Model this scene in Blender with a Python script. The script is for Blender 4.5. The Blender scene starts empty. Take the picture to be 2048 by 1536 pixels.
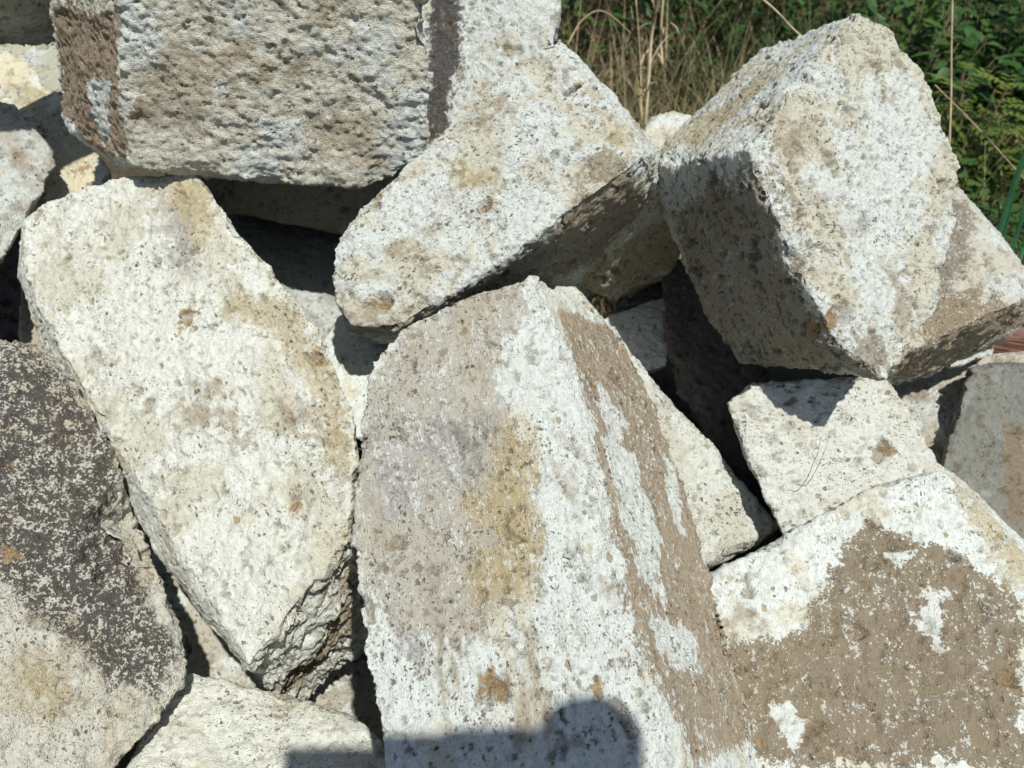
import bpy, bmesh, math, random
import numpy as np
from mathutils import Vector, Matrix, Quaternion
from mathutils.bvhtree import BVHTree

# ------------------------------------------------------------------ camera
S = bpy.context.scene
C = S.collection
HFOV = math.radians(66)
PITCH = 38.0
CAMP = Vector((0, 0, 1.5))
camd = bpy.data.cameras.new('camera')
cam = bpy.data.objects.new('camera', camd); C.objects.link(cam)
cam.location = CAMP
cam.rotation_euler = (math.radians(90 - PITCH), 0, 0)
camd.sensor_width = 36; camd.lens = 18 / math.tan(HFOV / 2)
camd.clip_start = 0.01; camd.clip_end = 500
camd.dof.use_dof = True; camd.dof.focus_distance = 0.93
camd.dof.aperture_fstop = 6.3
S.camera = cam
R = cam.rotation_euler.to_matrix()
F = 1024 / math.tan(HFOV / 2)

def ray(px, py):
    return R @ Vector(((px - 1024) / F, (768 - py) / F, -1))
def at(px, py, d):
    return CAMP + ray(px, py) * d

# ------------------------------------------------------------------ world, sun, exposure
S.view_settings.view_transform = 'Standard'; S.view_settings.look = 'None'
S.view_settings.exposure = 0.12; S.view_settings.gamma = 1.0
sdir = ray(655, 1600).normalized()          # the way the light travels
sun_el = math.asin(-sdir.z)
sun_az = math.atan2(-sdir.x, -sdir.y)       # from +Y towards +X
w = bpy.data.worlds.new('World'); S.world = w; w.use_nodes = True
nt = w.node_tree
sky = nt.nodes.new('ShaderNodeTexSky'); sky.sky_type = 'NISHITA'; sky.sun_disc = False
sky.sun_elevation = sun_el; sky.sun_rotation = sun_az
bg = nt.nodes['Background']; bg.inputs['Strength'].default_value = 0.09
nt.links.new(sky.outputs[0], bg.inputs[0])
sl = bpy.data.lights.new('sun', 'SUN'); sl.energy = 5.0; sl.angle = math.radians(0.9); sl.color = (1, 0.975, 0.93)
so = bpy.data.objects.new('sun', sl); C.objects.link(so)
so.rotation_euler = sdir.to_track_quat('-Z', 'Y').to_euler(); so.location = (2, -2, 5)

# ------------------------------------------------------------------ numpy noise
def _h(ix, iy, iz, s):
    with np.errstate(over='ignore'):
        h = (ix.astype(np.uint32) * np.uint32(374761393)) ^ (iy.astype(np.uint32) * np.uint32(668265263)) ^ (iz.astype(np.uint32) * np.uint32(2147483647 - 1274126177)) ^ np.uint32(s * 7919 + 13)
        h = (h ^ (h >> np.uint32(13))) * np.uint32(1274126177)
        h = (h ^ (h >> np.uint32(16))) * np.uint32(2246822519)
        h = h ^ (h >> np.uint32(15))
    return h.astype(np.float64) / 4294967295.0
def vnoise(P, s=0):
    I = np.floor(P).astype(np.int64); f = P - I; f = f * f * f * (f * (f * 6 - 15) + 10)
    r = 0
    for dx in (0, 1):
        wx = f[:, 0] if dx else 1 - f[:, 0]
        for dy in (0, 1):
            wy = f[:, 1] if dy else 1 - f[:, 1]
            for dz in (0, 1):
                wz = f[:, 2] if dz else 1 - f[:, 2]
                r = r + wx * wy * wz * _h(I[:, 0] + dx, I[:, 1] + dy, I[:, 2] + dz, s)
    return r * 2 - 1
def fbm(P, s=0, o=3, g=0.5):
    r = 0; a = 1; t = 0
    for k in range(o):
        r = r + a * vnoise(P * (2.03 ** k) + 17.3 * k, s + k); t += a; a *= g
    return r / t * 1.6
def worley(P, s=0):
    I = np.floor(P).astype(np.int64); best = np.full(len(P), 9.0); rid = np.zeros(len(P))
    for dx in (-1, 0, 1):
        for dy in (-1, 0, 1):
            for dz in (-1, 0, 1):
                J = I + np.array([dx, dy, dz])
                q = np.stack([_h(J[:, 0], J[:, 1], J[:, 2], s + k) for k in (1, 2, 3)], 1) + J
                d = np.sqrt(((P - q) ** 2).sum(1)); m = d < best
                best[m] = d[m]; rid[m] = _h(J[:, 0], J[:, 1], J[:, 2], s + 9)[m]
    return best, rid
def sstep(a, b, x):
    t = np.clip((x - a) / (b - a), 0, 1); return t * t * (3 - 2 * t)

# ------------------------------------------------------------------ tagging
def tag(o, label=None, cat=None, group=None, kind=None):
    if label: o['label'] = label
    if cat: o['category'] = cat
    if group: o['group'] = group
    if kind: o['kind'] = kind
    return o

# ------------------------------------------------------------------ stone material
class NB:
    """small node helper"""
    def __init__(s, name):
        s.m = bpy.data.materials.new(name); s.m.use_nodes = True; s.t = s.m.node_tree
        s.b = s.t.nodes['Principled BSDF']
    def n(s, typ, **kw):
        x = s.t.nodes.new(typ)
        for k, v in kw.items(): setattr(x, k, v)
        return x
    def put(s, sock, v):
        if isinstance(v, bpy.types.NodeSocket): s.t.links.new(v, sock)
        elif isinstance(v, (tuple, list)) and sock.type == 'RGBA': sock.default_value = (*v[:3], 1)
        else: sock.default_value = v
    def math(s, op, a, b=0.0, c=None, clamp=False):
        x = s.n('ShaderNodeMath', operation=op, use_clamp=clamp); s.put(x.inputs[0], a); s.put(x.inputs[1], b)
        if c is not None: s.put(x.inputs[2], c)
        return x.outputs[0]
    def mr(s, v, a, b, c=0.0, d=1.0, smooth=True):
        x = s.n('ShaderNodeMapRange'); x.interpolation_type = 'SMOOTHSTEP' if smooth else 'LINEAR'
        for i, q in enumerate((v, a, b, c, d)): s.put(x.inputs[i], q)
        return x.outputs[0]
    def mix(s, f, a, b, mode='MIX'):
        x = s.n('ShaderNodeMix', data_type='RGBA', blend_type=mode)
        s.put(x.inputs[0], f); s.put(x.inputs[6], a); s.put(x.inputs[7], b); return x.outputs[2]
    def mapping(s, vec, scale=(1, 1, 1), loc=(0, 0, 0)):
        x = s.n('ShaderNodeMapping'); s.put(x.inputs[0], vec); x.inputs['Scale'].default_value = scale; x.inputs['Location'].default_value = loc
        return x.outputs[0]
    def noise(s, vec, sc, det=3, rough=0.55, dist=0.0):
        x = s.n('ShaderNodeTexNoise'); s.put(x.inputs['Vector'], vec); x.inputs['Scale'].default_value = sc
        x.inputs['Detail'].default_value = det; x.inputs['Roughness'].default_value = rough; x.inputs['Distortion'].default_value = dist
        return x.outputs[0]
    def voro(s, vec, sc, feature='F1', rnd=1.0):
        x = s.n('ShaderNodeTexVoronoi', feature=feature); s.put(x.inputs['Vector'], vec); x.inputs['Scale'].default_value = sc
        x.inputs['Randomness'].default_value = rnd
        return x
    def attr(s, name):
        x = s.n('ShaderNodeAttribute', attribute_name=name); return x.outputs['Fac']

WHITE = (0.625, 0.665, 0.61); CREAM = (0.555, 0.54, 0.425); TAN = (0.335, 0.28, 0.185); BROWN = (0.24, 0.19, 0.12)
GREY = (0.36, 0.35, 0.325); OCHRE = (0.43, 0.34, 0.155); RUST = (0.235, 0.11, 0.04); DARK = (0.10, 0.088, 0.085)

def stone_mat(name, seed, base=CREAM, white=0.5, tan=0.35, grey=0.25, ochre=0.3, speck=0.5, spots=0.5,
              bump=1.0, streak=(1, 1, 1), brown=BROWN, dark=DARK, grit=1.0, fleck=0.35, pale=WHITE, tanc=None):
    tanc = tanc or TAN
    B = NB(name)
    tc = B.n('ShaderNodeTexCoord').outputs['Object']
    v = B.mapping(tc, (1, 1, 1), (seed * 3.17, seed * 1.31, seed * 2.11))
    vs = B.mapping(tc, streak, (seed * 1.7, seed, seed * .7))
    big = B.noise(vs, 9, 4, 0.62, 0.4)
    big2 = B.noise(B.mapping(vs, (1, 1, 1), (5, 3, 9)), 7, 4, 0.62, 0.5)
    big3 = B.noise(B.mapping(vs, (1, 1, 1), (-4, 8, 2)), 14, 4, 0.65, 0.3)
    fine = B.noise(v, 170, 3, 0.7)
    f3 = B.noise(vs, 300, 2, 0.6)
    mid = B.noise(vs, 55, 4, 0.7)
    c = B.mix(B.mr(B.math('ADD', big, B.math('MULTIPLY', mid, 0.25)), 0.76 - white * .35, 0.86 - white * .35), base, pale)
    c = B.mix(B.math('MULTIPLY', B.mr(B.math('ADD', big2, B.math('MULTIPLY', mid, 0.35)), 0.86 - tan * .32, 0.97 - tan * .32), 0.8), c, TAN)
    c = B.mix(B.math('MULTIPLY', B.mr(B.math('ADD', big3, B.math('MULTIPLY', fine, 0.3)), 0.88 - grey * .32, 0.98 - grey * .32), 0.65), c, GREY)
    # ochre clouds
    oc = B.noise(B.mapping(v, (1, 1, 1), (2, 7, 1)), 24, 3, 0.6)
    c = B.mix(B.math('MULTIPLY', B.mr(B.math('ADD', oc, B.math('MULTIPLY', mid, 0.3)), 0.90 - ochre * .22, 1.0 - ochre * .22), 0.7), c, OCHRE)
    # authored stains and painted-in shade: signed distance (m) along the stone, edge broken by noise
    edge = B.math('ADD', B.math('MULTIPLY', B.math('SUBTRACT', mid, 0.5), 0.060), B.math('MULTIPLY', B.math('SUBTRACT', big3, 0.5), 0.045))
    edge = B.math('ADD', edge, B.math('MULTIPLY', B.math('SUBTRACT', fine, 0.5), 0.020))
    hole = B.mr(B.math('ADD', B.math('ADD', B.math('MULTIPLY', mid, .5), B.math('MULTIPLY', fine, .45)), B.math('MULTIPLY', f3, .45)), 0.83 - fleck * .15, 0.86 - fleck * .15)
    nh = B.math('SUBTRACT', 1.0, B.math('MULTIPLY', hole, min(1, fleck * 2)))
    edge2 = B.math('MULTIPLY', edge, 1.7)
    def stain_shade(c, key, col, f, w=.0025, holes=True, bias=0.0):
        k = B.mr(B.math('ADD', B.math('ADD', B.attr(key), edge2 if key in ('tan', 'ochre', 'grey') else edge), bias), -w, w)
        k = B.math('MULTIPLY', k, f)
        if holes: k = B.math('MULTIPLY', k, nh)
        return B.mix(k, c, col)
    brv = B.mix(big2, tuple(x * .8 for x in brown), tuple(x * 1.25 for x in brown))
    c = stain_shade(c, 'brown', brv, 0.95)
    c = stain_shade(c, 'tan', B.mix(big3, tuple(x * .8 for x in tanc), tuple(x * 1.3 for x in tanc)), 0.76, .008, True, .008)
    c = stain_shade(c, 'grey', B.mix(B.mr(B.math('ADD', mid, B.math('MULTIPLY', fine, .6)), .6, 1.0), (0.17, .165, .15), (0.50, .49, .45)), 0.8, .010, True, .004)
    c = stain_shade(c, 'ochre', B.mix(big3, tuple(x * 1.1 for x in OCHRE), tuple(x * .7 for x in OCHRE)), 0.66, .012, True, .006)
    c = stain_shade(c, 'dark', B.mix(mid, dark, tuple(x * 2.4 for x in dark)), 0.93, .006)
    c = stain_shade(c, 'pale', pale, 0.95, .003, False)
    c = stain_shade(c, 'rust', B.mix(fine, RUST, OCHRE), 0.9, .004, False)
    # inclusions: small lumps of other colours
    vo = B.voro(B.mapping(v, (1, 1.4, 1.0)), 52)
    vr = B.n('ShaderNodeSeparateColor'); B.put(vr.inputs[0], vo.outputs['Color'])
    dist = B.math('ADD', vo.outputs['Distance'], B.math('MULTIPLY', B.math('SUBTRACT', B.math('ADD', mid, B.math('MULTIPLY', fine, .5)), 0.75), 0.9))
    keep = B.mr(vr.outputs[0], 1.0 - spots * .26, 1.02 - spots * .26)
    sp = B.math('MULTIPLY', B.mr(dist, 0.27, 0.18), keep)
    spc = B.mix(vr.outputs[1], B.mix(fine, RUST, OCHRE), B.mix(vr.outputs[2], (0.42, .36, .24), (0.30, .28, .25)))
    c = B.mix(B.math('MULTIPLY', sp, 0.8), c, spc)
    # tiny mineral grains and pinholes: irregular flecks, denser in places
    vf = B.mapping(v, (1.0, 1.9, 1.3))
    dens = B.noise(B.mapping(v, (1, 1, 1), (9, 1, 4)), 16, 4, 0.65)
    wob = B.math('MULTIPLY', B.math('SUBTRACT', B.noise(v, 300, 2, .6), 0.5), 1.7)
    def pores(sc, off, dn, r):
        pv = B.voro(B.mapping(v, (1, 1.5, 1.2), (off, off * 2, 1)), sc)
        pr = B.n('ShaderNodeSeparateColor'); B.put(pr.inputs[0], pv.outputs['Color'])
        k = B.mr(B.math('ADD', pr.outputs[0], B.math('MULTIPLY', B.math('SUBTRACT', dens, .5), 2.2)), 1.0 - dn, 1.02 - dn)
        rr = B.math('SUBTRACT', r, B.math('MULTIPLY', pr.outputs[1], r * .6))
        return B.math('MULTIPLY', B.mr(B.math('SUBTRACT', B.math('ADD', pv.outputs['Distance'], wob), rr), .05, -.05), k), pr.outputs[2]
    hole2, hc = pores(105, 3, .03 + speck * .13, .33)
    grain, gc = pores(260, 7, .08 + speck * .30, .34)
    c = B.mix(B.math('MULTIPLY', grain, 0.62), c, (0.15, 0.125, 0.085))
    c = B.mix(B.math('MULTIPLY', hole2, 0.8), c, B.mix(hc, (0.07, 0.055, 0.035), (.22, .17, .095)))
    c = B.mix(B.math('MULTIPLY', B.mr(fine, 0.46, 0.64), 0.22 + .16 * grit), c, B.mix(0.6, c, (0.22, .20, .16)))
    c = B.mix(B.math('MULTIPLY', B.mr(mid, 0.50, 0.62), 0.22), c, B.mix(0.6, c, (0.30, .28, .22)))
    # brown dirt and painted shade darken the modelled pits
    pit = B.attr('pit')
    c = B.mix(B.math('MULTIPLY', pit, 0.75), c, B.mix(mid, (0.10, .078, .05), (0.25, .185, .10)))
    B.put(B.b.inputs['Base Color'], c)
    B.b.inputs['Roughness'].default_value = 0.95
    B.b.inputs['Specular IOR Level'].default_value = 0.12
    # relief
    f2 = B.noise(vf, 380, 3, 0.65)
    hgt = B.math('ADD', B.math('MULTIPLY', fine, 1.0 * grit), B.math('MULTIPLY', mid, 1.6 * grit))
    hgt = B.math('ADD', hgt, B.math('MULTIPLY', f2, 0.9 * grit))
    hgt = B.math('SUBTRACT', hgt, B.math('MULTIPLY', grain, 0.45))
    hgt = B.math('SUBTRACT', hgt, B.math('MULTIPLY', hole2, 1.1))
    hgt = B.math('SUBTRACT', hgt, B.math('MULTIPLY', sp, 0.35))
    bp = B.n('ShaderNodeBump'); bp.inputs['Strength'].default_value = 1.0; bp.inputs['Distance'].default_value = 0.0036 * bump
    B.put(bp.inputs['Height'], hgt); B.put(B.b.inputs['Normal'], bp.outputs[0])
    return B.m

# ------------------------------------------------------------------ block builder
def plane_of(p3):
    a, b, c = [at(*q) for q in p3]
    n = (b - a).cross(c - a).normalized()
    return a, n
def on_plane(pl, px, py):
    a, n = pl; r = ray(px, py)
    return CAMP + r * ((a - CAMP).dot(n) / r.dot(n))

STAIN_SHADE = ('brown', 'tan', 'grey', 'ochre', 'dark', 'pale', 'rust')
def poly_sd(Q, poly):
    """signed distance (positive inside) of 2-D points to a polygon"""
    n = len(poly); d = np.full(len(Q), 1e9); ins = np.zeros(len(Q), bool)
    for i in range(n):
        a = poly[i]; b = poly[(i + 1) % n]; e = b - a; w = Q - a
        t = np.clip((w @ e) / (e @ e + 1e-12), 0, 1)
        d = np.minimum(d, np.hypot(*(w - t[:, None] * e).T))
        c = ((a[1] > Q[:, 1]) != (b[1] > Q[:, 1]))
        xx = a[0] + (Q[:, 1] - a[1]) * e[0] / (e[1] if abs(e[1]) > 1e-12 else 1e-12)
        ins ^= c & (Q[:, 0] < xx)
    return np.where(ins, d, -d)

def block(name, label, plane, poly, T, mat, extra=(), vox=0.0032, sm=None, seed=1, lump=1.0, rough=1.0, chip=1.0, pits=1.0,
          stains=(), cat='stone block', group='quarried tuff blocks in the heap', grain=None, hammer=0.0, strata=0.0, slope_t=None, holes=()):
    pl = plane_of(plane)
    front = [on_plane(pl, *p) if len(p) == 2 else at(*p) for p in poly]
    a, b = T                                   # T = ((px,py), (px,py,d)): a front corner and the back corner behind it
    Tv = at(*b) - on_plane(pl, *a)
    back = [p + Tv for p in front]
    pts = front + back + [at(*e) for e in extra]
    bm = bmesh.new()
    for p in pts: bm.verts.new(p)
    r = bmesh.ops.convex_hull(bm, input=bm.verts)
    bmesh.ops.delete(bm, geom=[g for g in bm.verts if not g.link_faces], context='VERTS')
    bm.normal_update()
    bvh = BVHTree.FromBMesh(bm)
    fn = np.array([f.normal[:] for f in bm.faces]); fo = np.array([f.normal.dot(f.verts[0].co) for f in bm.faces])
    cen = sum((v.co for v in bm.verts), Vector()) / len(bm.verts)
    me = bpy.data.meshes.new('tmp'); bm.to_mesh(me); bm.free()
    o = bpy.data.objects.new('tmp', me); C.objects.link(o)
    m = o.modifiers.new('r', 'REMESH'); m.mode = 'VOXEL'; m.voxel_size = vox
    m = o.modifiers.new('s', 'SMOOTH'); m.factor = 0.5; m.iterations = sm or int(9 * (.003 / vox) ** 2)
    dg = bpy.context.evaluated_depsgraph_get()
    me2 = bpy.data.meshes.new_from_object(o.evaluated_get(dg))
    bpy.data.objects.remove(o); bpy.data.meshes.remove(me)
    # local frame: x along the longest front edge, z the front normal
    n = pl[1] if pl[1].dot(CAMP - pl[0]) > 0 else -pl[1]
    fl = max(((front[(i + 1) % len(front)] - front[i]) for i in range(len(front))), key=lambda q: q.length)
    x = (fl - n * fl.dot(n)).normalized() if grain is None else None
    if grain is not None:
        g = on_plane(pl, *grain[1]) - on_plane(pl, *grain[0]); x = (g - n * g.dot(n)).normalized()
    y = n.cross(x); M = Matrix((x, y, n)).transposed().to_4x4(); M.translation = cen
    N = len(me2.vertices); V = np.empty(N * 3); me2.vertices.foreach_get('co', V); V = V.reshape(-1, 3)
    NR = np.empty(N * 3); me2.vertices.foreach_get('normal', NR); NR = NR.reshape(-1, 3)
    Rm = np.array(M.to_3x3()); L = (V - np.array(cen)) @ Rm            # local coordinates
    # distance from the nearest edge of the solid
    D = fo[None, :] - V @ fn.T; i0 = D.argmin(1); d0 = D[np.arange(N), i0]
    far = (fn @ fn.T)[i0] < 0.86
    e = np.where(far, D, 9).min(1)
    disp = 0.0036 * lump * fbm(L * 9, seed, 2) + 0.0020 * lump * fbm(L * 28, seed + 5, 2)
    disp += 0.0024 * rough * fbm(L * 80, seed + 9, 3, .7)
    near = np.exp(-(e / 0.014) ** 2); near2 = np.exp(-(e / 0.04) ** 2)
    cn = fbm(L * 34, seed + 21, 3, .6); cb = fbm(L * 11, seed + 31, 2)
    disp -= chip * near * (0.0008 + 0.0048 * np.clip(cn, -.3, 2)) + chip * near * 0.009 * sstep(.35, .8, cb)
    disp += chip * near * 0.0015 * fbm(L * 130, seed + 3, 2)
    pit = np.zeros(N)
    if pits > 0:
        for sc, dep, kp in ((21, .0085, .84), (46, .0062, .70), (88, .0042, .58)):
            q = L * sc + 0.40 * np.stack([vnoise(L * sc * 1.6, seed + k) for k in (1, 2, 3)], 1) + .26 * np.stack([vnoise(L * sc * 4.3, seed + k) for k in (11, 12, 13)], 1)
            wd, rid = worley(q * np.array([.75, 1.15, 1.0]), seed + int(sc))
            kk = np.clip((rid - (1 - (1 - kp) * pits)) * 9, 0, 1); g = sstep(.34, .24, wd) * kk
            disp -= dep * g; pit = np.maximum(pit, g * (.35 + .45 * _h(np.floor(rid * 999).astype(np.int64), np.zeros(N, np.int64), np.zeros(N, np.int64), 5)))
    for hx, hy, hr, hd in holes:      # the larger single hollows
        hh = bvh.ray_cast(CAMP, ray(hx, hy).normalized())
        if hh[0] is None: continue
        dl = V - np.array(hh[0][:]); dd = np.sqrt((dl ** 2).sum(1)) * (1 + .35 * fbm(L * 60, seed + 60, 2))
        g = sstep(1.0, .45, dd / hr); disp -= hd * g; pit = np.maximum(pit, g * (0 if hr > .03 else 1.0 if hd > .011 else .6))
    if hammer > 0:      # tool-dressed face: short ridges and dents
        q = L * np.array([62, 84, 70]); q = q + .9 * np.stack([vnoise(L * 40, seed + k) for k in (4, 5, 6)], 1)
        wd, rid = worley(q, seed + 77)
        disp += hammer * (0.0032 * (wd - .5) + 0.0046 * np.abs(fbm(L * np.array([45, 62, 50]), seed + 40, 4, .65)) + .0025 * fbm(L * 18, seed + 8, 2))
    if strata > 0:
        sdv = (R @ Vector((.62, -.70, .25))).normalized(); face = sstep(.45, .8, NR @ np.array(sdv))
        q = L[:, 2] * 42 + L[:, 1] * 18 + 2.0 * fbm(L * 13, seed + 50, 3)
        disp += strata * face * (0.0055 * ((q - np.floor(q)) ** 2 - .4) + .013 * fbm(L * np.array([34, 20, 26]), seed + 51, 4, .6))
    V2 = V + NR * disp[:, None]
    L2 = (V2 - np.array(cen)) @ Rm
    me2.vertices.foreach_set('co', L2.ravel())
    # stains and painted shade
    st = {k: np.full(N, -0.08) for k in STAIN_SHADE}
    for key, pp in stains:
        hit = []
        for q in pp:
            h = bvh.ray_cast(CAMP, ray(*q).normalized())
            if h[0] is not None: hit.append(h[0])
        if len(hit) < 3: continue
        H = np.array([h[:] for h in hit]); c0 = H.mean(0); u, s_, vt = np.linalg.svd(H - c0)
        ax, ay, az = vt[0], vt[1], vt[2]; zc = Vector(az); HH = []
        for q in pp:
            rr_ = ray(*q); HH.append((CAMP + rr_ * ((Vector(c0) - CAMP).dot(zc) / rr_.dot(zc)))[:])
        H = np.array(HH); poly2 = np.stack([(H - c0) @ ax, (H - c0) @ ay], 1)
        Q = np.stack([(V - c0) @ ax, (V - c0) @ ay], 1); h = np.abs((V - c0) @ az)
        sd = poly_sd(Q, poly2) - np.clip((h - .045) * 2.5, 0, 1)
        st[key] = np.maximum(st[key], np.clip(sd, -.08, .08))
    for k, arr in st.items():
        if any(s0[0] == k for s0 in stains) or True:
            A = me2.attributes.new(k, 'FLOAT', 'POINT'); A.data.foreach_set('value', arr.astype(np.float32))
    A = me2.attributes.new('pit', 'FLOAT', 'POINT'); A.data.foreach_set('value', pit.astype(np.float32))
    me2.polygons.foreach_set('use_smooth', np.ones(len(me2.polygons), bool)); me2.update()
    me2.name = name; me2.materials.clear(); me2.materials.append(mat)
    ob = bpy.data.objects.new(name, me2); C.objects.link(ob); ob.matrix_world = M
    return tag(ob, label, cat, group)

exec_blocks = True
#BLOCKS
# ---- the large stone in the middle, its long side running towards the viewer
mA = stone_mat('stone_centre', 1, tanc=(.345, .305, .235), white=.66, tan=.30, grey=.25, ochre=.25, speck=.6, spots=.55, streak=(.5, 1.3, 1.3), bump=1.0, brown=(.30, .24, .16), fleck=.5)
block('stone_block', 'large upright block in the centre with brown whitewashed right side and rusty hollow low down',
      ((1060, 555, 1.03), (790, 1536, .74), (1345, 1536, .73)),
      [(1062, 552), (960, 572), (870, 615), (800, 655), (745, 720), (716, 830), (706, 1080), (720, 1260), (745, 1420), (850, 1900), (1420, 1900), (1345, 1536), (1255, 1230), (1200, 960), (1140, 740)],
      ((1215, 1100), (1395, 1125, 1.01)), mA, extra=[(1225, 668, 1.16)], vox=.0023, seed=3, holes=[(968, 1382, .0095, .010), (984, 1360, .0085, .009), (1000, 1384, .0095, .010), (978, 1400, .007, .009), (885, 703, .007, .006), (1152, 1480, .009, .004)], grain=((1062, 555), (1345, 1536)), strata=0,
      stains=[('brown', [(1120, 620), (1220, 640), (1350, 830), (1430, 1100), (1520, 1480), (1400, 1520), (1300, 1340), (1250, 1180), (1205, 1000), (1190, 850), (1150, 740)]),
              ('pale', [(1210, 880), (1270, 900), (1320, 1080), (1330, 1220), (1270, 1150), (1235, 1000)]),
              ('pale', [(1300, 1220), (1380, 1260), (1400, 1340), (1350, 1350), (1310, 1290)]),
              ('pale', [(1200, 760), (1260, 850), (1240, 900), (1200, 830)]),
              ('pale', [(1330, 900), (1360, 1000), (1380, 1100), (1350, 1060), (1335, 980)]),
              ('tan', [(830, 650), (960, 585), (1045, 575), (1025, 660), (985, 740), (1000, 840), (1065, 900), (1040, 980), (1085, 1090), (1030, 1190), (960, 1260), (880, 1290), (770, 1230), (725, 1100), (725, 830), (780, 720)]),
              ('tan', [(1000, 950), (1060, 960), (1070, 1120), (1010, 1180), (900, 1210), (880, 1100)]),
              ('grey', [(800, 850), (860, 838), (905, 850), (930, 840), (985, 835), (1000, 880), (975, 930), (940, 985), (890, 970), (880, 920), (830, 910), (790, 900)]), ('grey', [(745, 870), (800, 880), (850, 950), (840, 1010), (790, 1040), (760, 1000)]), ('grey', [(790, 1265), (870, 1270), (860, 1330), (800, 1320)]),
              ('ochre', [(1030, 850), (1075, 900), (1070, 980), (1085, 1080), (1050, 1190), (950, 1205), (930, 1150), (990, 1080), (930, 1010), (990, 960), (1000, 890)]),
              ('rust', [(955, 1350), (985, 1335), (1012, 1370), (995, 1405), (960, 1400)]),
              ('rust', [(1175, 1372), (1195, 1368), (1198, 1395), (1180, 1398)])])
# ---- long pale stone on the left
mB = stone_mat('stone_left', 2, pale=(.655, .67, .585), white=.68, tan=.36, grey=.25, ochre=.42, speck=.45, spots=.5, bump=.9)
block('stone_block', 'long pale block leaning left of centre with ochre specks and shaded broken lower end',
      ((200, 370, 1.20), (420, 370, 1.16), (520, 1300, .92)),
      [(150, 385), (245, 350), (385, 342), (440, 410), (530, 555), (640, 660), (712, 830), (700, 1070), (498, 1332), (420, 1205), (320, 1040), (190, 820), (100, 660), (52, 550), (50, 440), (90, 405)],
      ((300, 700), (285, 690, 1.28)), mB, extra=[(36, 540, 1.24), (40, 450, 1.25), (84, 700, 1.20), (175, 860, 1.14), (300, 1080, 1.06), (488, 1348, 1.0), (580, 1415, 1.17), (752, 1285, 1.19)],
      vox=.0023, seed=11, lump=.8, holes=[(313, 525, .011, .007), (632, 712, .011, .008), (372, 632, .010, .006), (585, 1000, .010, .005), (198, 450, .007, .006), (310, 425, .007, .006)], strata=1.0, chip=.8,
      stains=[('ochre', [(330, 350), (385, 345), (420, 430), (400, 490), (350, 420)]),
              ('ochre', [(560, 640), (640, 700), (690, 800), (640, 790), (570, 700)]),
              
              ('ochre', [(660, 760), (700, 850), (705, 930), (670, 920), (640, 820)]),
              ('tan', [(560, 1378), (640, 1270), (706, 1170), (718, 1225), (600, 1372)]), ('brown', [(600, 1340), (650, 1270), (700, 1190), (712, 1230), (640, 1330)]),
              ('ochre', [(460, 590), (560, 600), (600, 640), (500, 640), (465, 620)]),
              ('grey', [(330, 400), (390, 430), (385, 560), (345, 530)]),
              ('rust', [(615, 700), (640, 695), (650, 725), (625, 728)]),
              ('rust', [(360, 620), (378, 615), (380, 650), (362, 645)]),
              ('rust', [(570, 990), (595, 985), (603, 1015), (580, 1018)])])
# ---- sloping stone, middle top
mC = stone_mat('stone_sloping', 3, tanc=(.21, .17, .11), white=.6, tan=.4, grey=.3, ochre=.3, speck=.95, spots=.55, bump=1.1)  # tanc darkened to deepen the shade of the underside
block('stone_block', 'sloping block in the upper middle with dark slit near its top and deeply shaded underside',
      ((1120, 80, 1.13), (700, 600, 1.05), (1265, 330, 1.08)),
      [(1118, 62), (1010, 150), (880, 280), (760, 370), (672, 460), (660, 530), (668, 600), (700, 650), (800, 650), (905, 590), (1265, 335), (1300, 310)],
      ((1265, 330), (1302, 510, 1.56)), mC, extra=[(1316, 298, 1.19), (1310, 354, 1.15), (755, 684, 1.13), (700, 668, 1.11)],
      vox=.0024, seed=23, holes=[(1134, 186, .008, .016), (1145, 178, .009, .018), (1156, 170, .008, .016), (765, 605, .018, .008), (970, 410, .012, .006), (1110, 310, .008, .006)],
      stains=[('tan', [(900, 600), (1080, 480), (1250, 350), (1290, 400), (1280, 500), (1050, 560)]),  # brownish underside with shade painted into its colour
              
              
              ('rust', [(960, 400), (985, 405), (980, 425), (960, 420)]),
              ('ochre', [(715, 545), (740, 540), (742, 560), (718, 565)]),
              ('rust', [(735, 595), (790, 590), (780, 625), (745, 620)]),
              ('ochre', [(1180, 160), (1215, 220), (1255, 300), (1235, 300), (1190, 215)]),
              ('ochre', [(910, 340), (980, 335), (990, 365), (920, 360)])])
mC2 = stone_mat('stone_under_brown', 4, white=.2, tan=.8, grey=.3, ochre=.4, speck=.6, bump=1.2)
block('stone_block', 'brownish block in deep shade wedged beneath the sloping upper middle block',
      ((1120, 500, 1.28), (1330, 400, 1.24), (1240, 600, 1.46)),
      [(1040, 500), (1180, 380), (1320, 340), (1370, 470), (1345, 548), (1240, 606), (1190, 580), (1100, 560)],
      ((1240, 600), (1245, 590, 1.7)), mC2, vox=.004, seed=29)
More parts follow.
